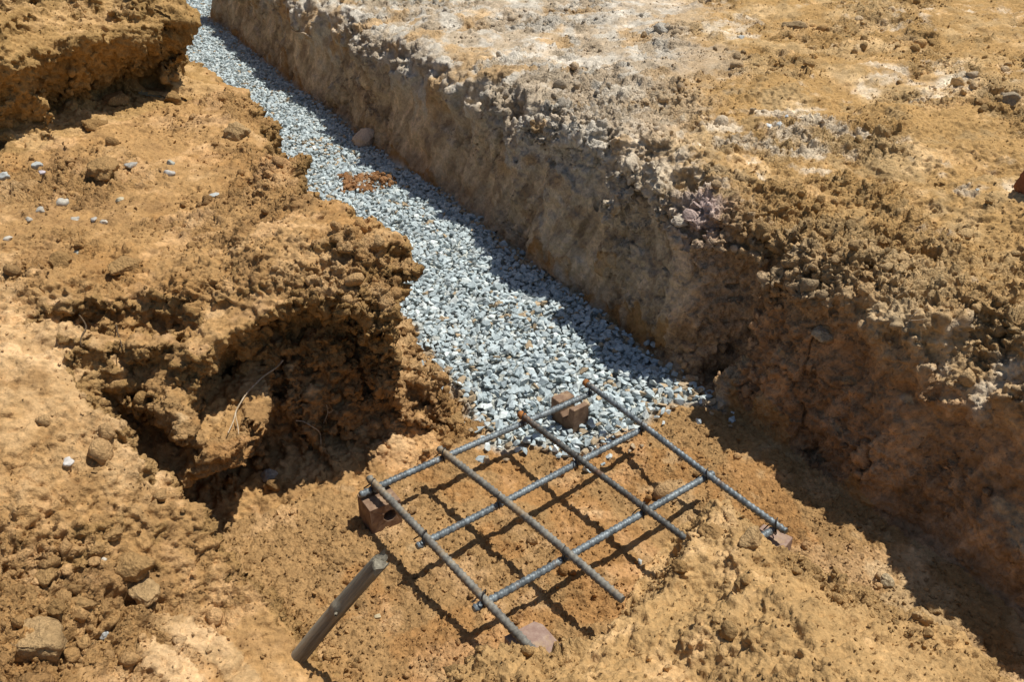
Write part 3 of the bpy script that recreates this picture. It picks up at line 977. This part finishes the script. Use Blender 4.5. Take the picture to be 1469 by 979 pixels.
OC = (0.38, 0.23, 0.095)
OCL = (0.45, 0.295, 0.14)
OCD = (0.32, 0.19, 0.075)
GRY = (0.42, 0.38, 0.32)
WHT = (0.48, 0.44, 0.36)
BLU = (0.43, 0.44, 0.41)
lump_object("stone", 523, 211, 20, 17, (0.60, 0.47, 0.35), "rounded brown stone on the shaded gravel at the foot of the trench wall", "stone", seed=11, mat=M_STONE, ang=0.12, sink=-0.15)
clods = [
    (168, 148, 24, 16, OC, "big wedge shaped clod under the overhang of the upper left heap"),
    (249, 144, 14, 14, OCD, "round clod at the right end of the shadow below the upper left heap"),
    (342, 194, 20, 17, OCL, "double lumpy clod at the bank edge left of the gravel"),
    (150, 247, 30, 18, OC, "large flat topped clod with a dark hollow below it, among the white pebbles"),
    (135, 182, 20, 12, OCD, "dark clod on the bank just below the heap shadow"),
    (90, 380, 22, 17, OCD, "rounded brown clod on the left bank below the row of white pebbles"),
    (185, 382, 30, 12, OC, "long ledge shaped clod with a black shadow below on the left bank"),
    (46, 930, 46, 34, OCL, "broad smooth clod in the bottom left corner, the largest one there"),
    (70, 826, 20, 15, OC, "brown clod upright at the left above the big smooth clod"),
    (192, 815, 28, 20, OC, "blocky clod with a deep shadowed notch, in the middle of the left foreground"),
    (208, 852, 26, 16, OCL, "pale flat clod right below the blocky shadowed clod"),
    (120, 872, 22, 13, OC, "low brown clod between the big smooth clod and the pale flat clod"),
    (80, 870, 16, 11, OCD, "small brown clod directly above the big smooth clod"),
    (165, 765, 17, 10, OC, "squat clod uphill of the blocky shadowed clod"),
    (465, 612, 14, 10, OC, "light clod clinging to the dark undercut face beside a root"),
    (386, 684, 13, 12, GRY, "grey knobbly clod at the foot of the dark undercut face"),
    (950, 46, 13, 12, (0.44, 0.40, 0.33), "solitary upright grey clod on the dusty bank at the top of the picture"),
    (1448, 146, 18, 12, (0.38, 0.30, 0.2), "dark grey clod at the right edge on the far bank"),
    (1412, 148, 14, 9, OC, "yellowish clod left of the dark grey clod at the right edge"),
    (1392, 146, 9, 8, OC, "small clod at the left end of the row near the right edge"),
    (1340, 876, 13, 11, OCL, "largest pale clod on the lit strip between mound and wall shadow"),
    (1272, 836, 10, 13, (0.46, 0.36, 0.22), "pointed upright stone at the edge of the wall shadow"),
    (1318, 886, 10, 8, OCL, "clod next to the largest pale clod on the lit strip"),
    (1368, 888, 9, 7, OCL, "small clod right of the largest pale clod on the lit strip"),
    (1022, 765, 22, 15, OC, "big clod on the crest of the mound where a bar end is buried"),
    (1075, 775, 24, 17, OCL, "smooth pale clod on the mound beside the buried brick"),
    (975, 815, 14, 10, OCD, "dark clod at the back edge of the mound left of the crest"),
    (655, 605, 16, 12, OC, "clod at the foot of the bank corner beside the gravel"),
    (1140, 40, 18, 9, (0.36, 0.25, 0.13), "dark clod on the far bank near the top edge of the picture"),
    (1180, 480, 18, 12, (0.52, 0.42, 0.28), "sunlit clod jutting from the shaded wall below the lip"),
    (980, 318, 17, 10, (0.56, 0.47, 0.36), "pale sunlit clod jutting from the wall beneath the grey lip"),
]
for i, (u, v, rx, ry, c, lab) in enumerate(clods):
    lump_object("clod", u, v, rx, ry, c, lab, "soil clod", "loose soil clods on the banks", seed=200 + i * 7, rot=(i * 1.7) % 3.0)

pebbles = [
    (7, 254, 12, 8, BLU, "bluish pebble cut by the left edge of the photo"),
    (53, 238, 9, 8, BLU, "bluish pebble with a pink one at its lower side on the left bank"),
    (60, 247, 6, 5, (0.50, 0.44, 0.44), "small pinkish pebble touching a bluish one on the left bank"),
    (57, 301, 9, 7, WHT, "domed white pebble left of the largest white one on the left bank"),
    (89, 291, 11, 8, WHT, "largest white pebble on the left bank, below the hollow clod"),
    (41, 316, 6, 6, WHT, "smallest white pebble, leftmost of the row on the left bank"),
    (108, 316, 8, 7, WHT, "round white pebble just left of a grey one on the left bank"),
    (134, 316, 8, 7, GRY, "grey striped pebble in the middle of the left bank row"),
    (150, 318, 8, 5, (0.48, 0.42, 0.33), "flat buff pebble at the right end of the left bank row"),
    (188, 238, 10, 7, (0.40, 0.38, 0.33), "grey pebble at the right shoulder of the hollow clod"),
    (245, 234, 8, 6, (0.40, 0.39, 0.32), "upper of two touching grey pebbles on the left bank"),
    (243, 249, 9, 8, (0.44, 0.41, 0.36), "lower of two touching grey pebbles on the left bank"),
    (307, 281, 10, 7, BLU, "lone white pebble near the top of the block beside the gravel"),
    (172, 286, 9, 6, (0.50, 0.44, 0.30), "yellowish pebble below the hollow clod"),
    (10, 343, 11, 6, WHT, "elongated white pebble by the left edge of the photo"),
    (112, 362, 8, 5, (0.50, 0.48, 0.38), "pale pebble next to the brown clod on the left bank"),
    (97, 663, 10, 8, (0.55, 0.51, 0.46), "lone white pebble on the smooth slope left of the pit"),
    (150, 803, 6, 5, WHT, "tiny white pebble left of the blocky shadowed clod"),
    (149, 911, 8, 6, BLU, "greenish white pebble near the bottom left corner"),
    (918, 807, 7, 5, BLU, "small bluish white pebble on the pit floor under the grid"),
    (541, 885, 7, 5, (0.44, 0.36, 0.22), "small brown pebble on the pit floor right of the wooden stake"),
    (1102, 180, 7, 5, (0.62, 0.64, 0.62), "white chip, left of a close pair on the far bank"),
    (1117, 178, 6, 5, (0.62, 0.64, 0.62), "white chip, right of a close pair on the far bank"),
    (1128, 167, 4, 4, (0.56, 0.60, 0.62), "tiny bluish chip above the close pair of chips"),
    (1063, 54, 6, 5, BLU, "bluish chip on ochre soil near the top of the picture"),
    (1403, 272, 4, 3, BLU, "tiny pale chip near the reddish block at the right edge"),
]
for i, (u, v, rx, ry, c, lab) in enumerate(pebbles):
    lump_object("pebble", u, v, rx * 0.9, ry * 0.9, c, lab, "pebble", "pale pebbles on the soil", sub=3, seed=500 + i * 3, mat=M_STONE, ang=0.5, sink=0.6, rot=i * 1.1)


# orange soil spilled across the gravel
pc = bp(520, 260, 0.035)
nP = 330
ang_ = rng.uniform(0, 6.28, nP)
rad_ = np.sqrt(rng.uniform(size=nP))
pp_ = np.stack([pc.x + 0.11 * rad_ * np.cos(ang_) * (1 + .35 * np.sin(3 * ang_ + 1)), pc.y + 0.14 * rad_ * np.sin(ang_) * (1 + .3 * np.cos(2 * ang_)), np.full(nP, 0.027)], 1)
sz_ = np.clip(rng.lognormal(math.log(0.0075), 0.5, nP), 0.003, 0.02)
pp_[:, 2] += 0.008 * (1 - rad_ ** 2) + rng.uniform(-.004, .004, nP)
cp_ = np.where((rng.uniform(size=nP) < 0.15)[:, None], np.array([0.45, 0.36, 0.25]), np.array([0.33, 0.17, 0.075])) * rng.uniform(.75, 1.15, nP)[:, None]
tag(scatter("soil_patch", big_shapes, pp_, sz_, rand_rot(rng, nP), cp_, M_CLOD, False), "patch of reddish orange soil spilled on the gravel by the left bank", "soil patch")

# ------------------------------------------------------------------ steel grid
def frame_from(a, b):
    z = (b - a).normalized()
    q = z.to_track_quat('Z', 'Y')
    return q


def bar_mesh(name, a, b, r=0.0082, rib=0.0017, pitch=0.0125, sag=0.0):
    a, b = Vector(a), Vector(b)
    Ln = (b - a).length
    ns = int(Ln / 0.0018)
    nt_ = 14
    s = np.linspace(0, Ln, ns)
    th = np.linspace(0, 2 * math.pi, nt_, endpoint=False)
    S, T = np.meshgrid(s, th, indexing='ij')
    ph = ((S / pitch) + 0.42 * np.abs(((T / math.pi) % 1) - 0.5) * 2 + (T > math.pi) * 0.5) % 1.0
    ribp = np.clip(1 - np.abs(ph - 0.5) / 0.24, 0, 1) ** 0.7
    side = np.abs(np.sin(T)) ** 0.35
    Rr = r + rib * ribp * side + 0.0009 * np.clip(1 - np.abs(np.sin(T)) / 0.3, 0, 1)
    Rr = np.where((S < 0.002) | (S > Ln - 0.002), r * 0.95, Rr)
    q = frame_from(a, b)
    M = np.array(q.to_matrix())
    wob = 0.0026
    L = np.stack([Rr * np.cos(T) + wob * np.sin(S * 6.0 + a.x * 40), Rr * np.sin(T) + wob * np.cos(S * 7.0 + a.y * 30) - 0 * S, S], -1).reshape(-1, 3)
    Vb = L @ M.T
    i = np.arange(ns * nt_).reshape(ns, nt_)
    j = np.roll(i, -1, 1)
    Qb = np.stack([i[:-1], j[:-1], j[1:], i[1:]], -1).reshape(-1, 4)
    # flat cut faces
    bm = bmesh.new()
    me = new_mesh(name, Vb, Qb)
    smooth(me)
    bm.from_mesh(me)
    bm.verts.ensure_lookup_table()
    f1 = bm.faces.new([bm.verts[k] for k in range(nt_)][::-1])
    f2 = bm.faces.new([bm.verts[(ns - 1) * nt_ + k] for k in range(nt_)])
    f1.smooth = f2.smooth = False
    bm.to_mesh(me)
    bm.free()
    return me


ZB, ZA = 0.0785, 0.0955
barsA = [((529, 687), (775, 944), M_STEEL_DUST), ((630, 643), (893, 861), M_STEEL_DUST), ((745, 594), (1003, 788), M_STEEL_DARK), ((838, 550), (1129, 762), M_STEEL_GREY)]
barsB = [((516, 712), (852, 562), M_STEEL_GREY), ((597, 784), (928, 615), M_STEEL_GREY), ((679, 873), (1024, 681), M_STEEL_GREY), ((1010, 818), (1110, 761), M_STEEL_GREY)]
org = bp(780, 740, ZB)
grid = bpy.data.objects.new("rebar_grid", None)
grid.location = (org.x, org.y, 0.07)
grid.empty_display_size = 0.1
col.objects.link(grid)
tag(grid, "grid of ribbed steel reinforcing bars resting on bricks above the pit floor", "rebar grid")


def child(name, me, mat, parent, loc):
    o = bpy.data.objects.new(name, me)
    me.materials.append(mat)
    o.parent = parent
    o.location = Vector(loc) - parent.location
    col.objects.link(o)
    return o


A3, B3 = [], []
barlabels = {0: "dusty brown bar, leftmost of the long bars", 1: "dusty bar second from the left", 2: "dark bar with a rusty upper end", 3: "grey bar along the right side with a rusty upper end"}
for i, (p, q, m) in enumerate(barsA):
    a, b = bp(*p, ZA), bp(*q, ZA - (0.012 if i in (0,) else 0.0))
    A3.append((a, b))
    o = child("steel_bar", bar_mesh("steel_bar", a, b, 0.0073 if i < 2 else 0.0067, 0.0027 if i < 2 else 0.0021), m, grid, a)
    o["label"] = barlabels[i]
    if i >= 2:
        d = (b - a).normalized()
        e0 = a - d * 0.0005
        me = bar_mesh("bar_end", e0, e0 + d * (0.020 if i == 2 else 0.014), 0.0090, 0.001)
        c = bpy.data.objects.new("bar_end", me)
        me.materials.append(M_RUST)
        c.parent = o
        c.location = e0 - a
        c["label"] = "orange rusted cut end"
        col.objects.link(c)
for j, (p, q, m) in enumerate(barsB):
    a, b = bp(*p, ZB), bp(*q, ZB)
    B3.append((a, b))
    child("steel_bar", bar_mesh("steel_bar", a, b, 0.0070, 0.0020), m, grid, a)


def tube(name, pts, r0, r1=None, nt_=6):
    """tapering tube through points (relative to the first)"""
    r1 = r0 if r1 is None else r1
    pts = [Vector(p) for p in pts]
    o0 = pts[0].copy()
    Vt = []
    n_ = len(pts)
    for k, p in enumerate(pts):
        d = (pts[min(k + 1, n_ - 1)] - pts[max(k - 1, 0)])
        q = d.to_track_quat('Z', 'Y')
        r = r0 + (r1 - r0) * k / (n_ - 1)
        for t_ in range(nt_):
            a = 2 * math.pi * t_ / nt_
            Vt.append(p - o0 + q @ Vector((r * math.cos(a), r * math.sin(a), 0)))
    i = np.arange(n_ * nt_).reshape(n_, nt_)
    jn = np.roll(i, -1, 1)
    Qt = np.stack([i[:-1], jn[:-1], jn[1:], i[1:]], -1).reshape(-1, 4)
    me = new_mesh(name, np.array([v[:] for v in Vt]), Qt)
    smooth(me)
    return me, o0


def meet(a, b):
    (p, q), (r, s) = a, b
    d1, d2 = q - p, s - r
    den = d1.x * d2.y - d1.y * d2.x
    t_ = ((r.x - p.x) * d2.y - (r.y - p.y) * d2.x) / den
    return p + d1 * t_


for i in range(4):
    for j in range(4):
        if j == 3 and i < 3:
            continue
        c = meet(A3[i], B3[j])
        da = (A3[i][1] - A3[i][0]).normalized()
        db = (B3[j][1] - B3[j][0]).normalized()
        zm = (ZA + ZB) / 2
        loop = []
        up = Vector((0, 0, 1))
        e = (da + db).normalized()
        f_ = Vector((-e.y, e.x, 0))
        for k in range(13):
            a = 2 * math.pi * k / 12
            loop.append(Vector((c.x, c.y, zm)) + f_ * (0.0125 * math.cos(a)) + up * (0.0195 * math.sin(a)) + e * 0.002 * math.sin(a * 2))
        tw = random.uniform(-1, 1)
        td = (e * random.choice((-1, 1)) + f_ * tw * 0.6 - up * 0.5).normalized()
        st = loop[-1]
        loop += [st + td * 0.006, st + td * 0.016 + f_ * 0.003, st + td * 0.028 - f_ * 0.003]
        me, o0 = tube("tie_wire", loop, 0.0014)
        child("tie_wire", me, M_WIRE, grid, o0)


# ------------------------------------------------------------------ bricks
def brick(name, base_px, z0, sx, sy, sz, ang, mat, label, hole=None, chip=0.0, channel=None, seed=0, tilt=0.0):
    """block with rounded worn edges; base_px: photograph position of the top centre"""
    top = bp(*base_px, z0 + sz)
    bm = bmesh.new()
    if channel:
        # U-shaped broken brick: cross-section along its length, open at the top
        w0, w1, dep = channel
        xs_ = [-sx / 2, -sx / 2 + w0, sx / 2 - w1, sx / 2]
        prof = [(xs_[0], -sz), (xs_[3], -sz), (xs_[3], 0), (xs_[2], -0.001), (xs_[2] - 0.004, -dep * .7), ((xs_[1] + xs_[2]) / 2, -dep),
                (xs_[1] + 0.004, -dep * .7), (xs_[1], -0.004), (xs_[0], -0.003)]
        v0 = [bm.verts.new((x, -sy / 2, z)) for x, z in prof]
        v1 = [bm.verts.new((x, sy / 2, z)) for x, z in prof]
        n_ = len(prof)
        for k in range(n_):
            bm.faces.new((v0[k], v0[(k + 1) % n_], v1[(k + 1) % n_], v1[k]))
        bm.faces.new(v0[::-1])
        bm.faces.new(v1)
        bmesh.ops.recalc_face_normals(bm, faces=bm.faces[:])
    else:
        bmesh.ops.create_cube(bm, size=1)
        for v in bm.verts:
            v.co = Vector((v.co.x * sx, v.co.y * sy, v.co.z * sz - sz / 2))
        if hole:
            # round core opening in one end face (-y side)
            hx, hz_, hr, hd = hole
            f = min(bm.faces, key=lambda f: f.calc_center_median().y)
            ov = list(f.verts)
            ov.sort(key=lambda v: math.atan2(v.co.z - hz_, v.co.x - hx))
            bm.faces.remove(f)
            nseg = 24
            ring = [bm.verts.new((hx + hr * math.cos(-math.pi + 2 * math.pi * k / nseg), -sy / 2, hz_ + hr * 0.95 * math.sin(-math.pi + 2 * math.pi * k / nseg))) for k in range(nseg)]
            inn = [bm.verts.new((v.co.x, -sy / 2 + hd, v.co.z)) for v in ring]
            for k in range(nseg):
                k2 = (k + 1) % nseg
                bm.faces.new((ring[k], ring[k2], inn[k2], inn[k]))
            bm.faces.new(inn)
            angs = [math.atan2(v.co.z - hz_, v.co.x - hx) for v in ov]

            def owner(k):
                a = -math.pi + 2 * math.pi * (k % nseg) / nseg
                return min(range(4), key=lambda i_: abs((a - angs[i_] + math.pi) % (2 * math.pi) - math.pi))
            for k in range(nseg):
                a_, b_ = owner(k), owner(k + 1)
                bm.faces.new((ring[k], ring[(k + 1) % nseg], ov[a_]))
                if a_ != b_:
                    bm.faces.new((ring[(k + 1) % nseg], ov[b_], ov[a_]))
            bmesh.ops.recalc_face_normals(bm, faces=bm.faces[:])
    sharp = [e for e in bm.edges if len(e.link_faces) == 2 and e.calc_face_angle(0) > 0.9]
    bmesh.ops.bevel(bm, geom=sharp, offset=0.0022, segments=2, profile=0.6, affect='EDGES')
    bmesh.ops.triangulate(bm, faces=[f for f in bm.faces if len(f.verts) > 4])
    r = np.random.default_rng(seed)
    for v in bm.verts:                       # worn, slightly uneven arrises
        v.co += Vector(r.normal(size=3)) * 0.0004
    if chip:
        n_ = Vector((0.75, 0.5, 0.45)).normalized()
        far = max(v.co.dot(n_) for v in bm.verts)
        res = bmesh.ops.bisect_plane(bm, geom=bm.verts[:] + bm.edges[:] + bm.faces[:], plane_co=n_ * (far - chip), plane_no=n_, clear_outer=True)
        eds = [e for e in res['geom_cut'] if isinstance(e, bmesh.types.BMEdge)]
        bmesh.ops.holes_fill(bm, edges=eds)
    me = bpy.data.meshes.new(name)
    bm.to_mesh(me)
    bm.free()
    o = link(name, me, mat, loc=top)
    o.rotation_euler = (tilt, 0, ang)
    tag(o, label, "brick", "bricks propping the steel grid")
    return o


B_ANG = math.atan2((B3[1][1] - B3[1][0]).y, (B3[1][1] - B3[1][0]).x)
brick("brick", (543, 713), 0.000, 0.072, 0.066, 0.069, math.radians(33), M_BRICK2, "brick block with a round core hole, under the left corner of the grid", hole=(0.009, -0.033, 0.0145, 0.035), seed=1)
brick("brick", (818, 574), 0.004, 0.085, 0.052, 0.068, math.radians(-52), M_BRICK2, "broken brick with a gap across its top, standing on the gravel under the far corner", channel=(0.030, 0.017, 0.045), seed=2)
brick("brick", (765, 921), 0.004, 0.074, 0.076, 0.066, math.radians(33), M_BRICK, "pinkish brick with a chipped corner, half buried under the front corner of the grid", chip=0.007, seed=3)
brick("brick", (1106, 774), 0.000, 0.066, 0.066, 0.062, math.radians(50), M_BRICK, "brick mostly buried in the mound under the right corner of the grid", seed=4)
p, _ = at(1466, 278)
fr = lump_object("brick_fragment", 1470, 276, 18, 30, (0.24, 0.10, 0.05), "dark reddish broken block cut by the right edge of the photo", "brick fragment", seed=77, mat=M_STONE, ang=0.1, sink=0.2)


# ------------------------------------------------------------------ wooden stake
def stake():
    a = bp(413, 966, 0.03)
    b = bp(546, 806, 0.29)
    a = a - (b - a) * 0.10
    q = frame_from(a, b)
    Ln = (b - a).length
    ns, nt_ = 60, 24
    S, T = np.meshgrid(np.linspace(0, Ln, ns), np.linspace(0, 2 * math.pi, nt_, endpoint=False), indexing='ij')
    pp = np.stack([np.cos(T), np.sin(T), S * 3], -1).reshape(-1, 3)
    rr = (0.0145 - 0.0012 * S / Ln) * (1 + 0.22 * np.exp(-((S / Ln - 0.62) / 0.03) ** 2) * np.clip(np.cos(T - 2.5), 0, 1) + 0.13 * fbm(pp, 1.2, 2, 61).reshape(S.shape) + 0.11 * fbm(pp * np.array([3, 3, .6]), 2.5, 2, 62).reshape(S.shape))
    bow = 0.009 * np.sin(S / Ln * math.pi)
    L = np.stack([rr * np.cos(T) + bow, rr * np.sin(T), S + (0.010 * np.cos(T) + 0.006 * np.sin(3 * T + 1) + 0.004 * np.sin(7 * T)) * sstep(Ln * 0.93, Ln, S)], -1).reshape(-1, 3)
    Vb = L
    i = np.arange(ns * nt_).reshape(ns, nt_)
    j = np.roll(i, -1, 1)
    Qb = np.stack([i[:-1], j[:-1], j[1:], i[1:]], -1).reshape(-1, 4)
    me = new_mesh("wooden_stake", Vb, Qb)
    smooth(me)
    bm = bmesh.new()
    bm.from_mesh(me)
    bm.verts.ensure_lookup_table()
    rim = [bm.verts[(ns - 1) * nt_ + k] for k in range(nt_)]
    f = bm.faces.new(rim)
    r = bmesh.ops.inset_region(bm, faces=[f], thickness=0.003, depth=0.0008)
    bm.verts.ensure_lookup_table()
    bm.faces.new([bm.verts[k] for k in range(nt_)][::-1])
    bm.to_mesh(me)
    bm.free()
    o = link("wooden_stake", me, M_WOOD, loc=a)
    o.rotation_mode = 'QUATERNION'
    o.rotation_quaternion = q
    tag(o, "weathered grey round wooden stake leaning out of the soil at the pit edge", "stake")
    # broken twig stub on its side
    d = (b - a).normalized()
    s0 = Vector((-0.010, 0.006, Ln * 0.62))
    me2, o0 = tube("twig_stub", [s0, s0 + Vector((-0.007, 0.002, 0.004)), s0 + Vector((-0.012, 0.003, 0.008))], 0.003, 0.002)
    c = bpy.data.objects.new("twig_stub", me2)
    me2.materials.append(M_WOOD)
    c.parent = o
    c.location = o0
    col.objects.link(c)


stake()


# ------------------------------------------------------------------ roots and twigs
def root(name, px, r0, r1, mat, label, cat="root", lift=0.013, forks=()):
    def path(pl):
        pts = []
        for (u0, v0), (u1, v1) in zip(pl[:-1], pl[1:]):
            for k in range(4):
                t_ = k / 4
                pts.append(at(u0 + (u1 - u0) * t_, v0 + (v1 - v0) * t_, lift)[0])
        pts.append(at(*pl[-1], lift)[0])
        # even out jumps of the surface behind
        for _ in range(5):
            pts = [pts[0]] + [(pts[k - 1] + pts[k] * 2 + pts[k + 1]) / 4 for k in range(1, len(pts) - 1)] + [pts[-1]]
        return pts
    me, o0 = tube(name, path(px), r0, r1)
    o = link(name, me, mat, loc=o0)
    tag(o, label, cat)
    for fpx in forks:
        m2, f0 = tube("root_branch", path(fpx), r0 * 0.7, r1 * 0.6)
        c = bpy.data.objects.new("root_branch", m2)
        m2.materials.append(mat)
        c.parent = o
        c.location = f0 - o0
        col.objects.link(c)


root("root", [(402, 520), (385, 538), (365, 553), (350, 575), (342, 592), (335, 612), (331, 628)], 0.0022, 0.0012, M_ROOT,
     "long thin pale root hanging down the undercut face of the left bank", forks=[[(342, 592), (341, 606), (339, 624)]])
root("root", [(424, 606), (438, 609), (452, 617), (462, 632)], 0.0020, 0.0011, M_ROOT, "short pale root below the light clod on the undercut face")
root("root", [(470, 604), (473, 592), (468, 585)], 0.0016, 0.001, M_ROOT, "fine forked root standing above the light clod on the undercut face", forks=[[(473, 592), (479, 588)]])
root("twig", [(421, 44), (430, 45), (440, 48), (449, 54)], 0.006, 0.004, M_ROOT, "pale bent twig stuck in the upper trench wall", "twig", lift=0.012)
root("stem", [(113, 458), (119, 475), (118, 490), (115, 504)], 0.002, 0.001, M_STEM, "dark dry stem on the left slope, left of another", "stem")
root("stem", [(162, 455), (167, 475), (172, 490), (178, 500)], 0.002, 0.001, M_STEM, "dark dry stem on the left slope nearer the undercut face", "stem")
root("root", [(1303, 468), (1312, 458), (1318, 446)], 0.0013, 0.0007, M_ROOT, "pale root fibre under the lip of the right wall", forks=[[(1312, 458), (1322, 455)]])
root("root", [(985, 246), (993, 238), (1000, 232)], 0.0013, 0.0007, M_ROOT, "tiny pale root curling from the grey lip near the mauve clod")

scene.render.engine = 'CYCLES'
scene.cycles.max_bounces = 4
scene.cycles.diffuse_bounces = 2
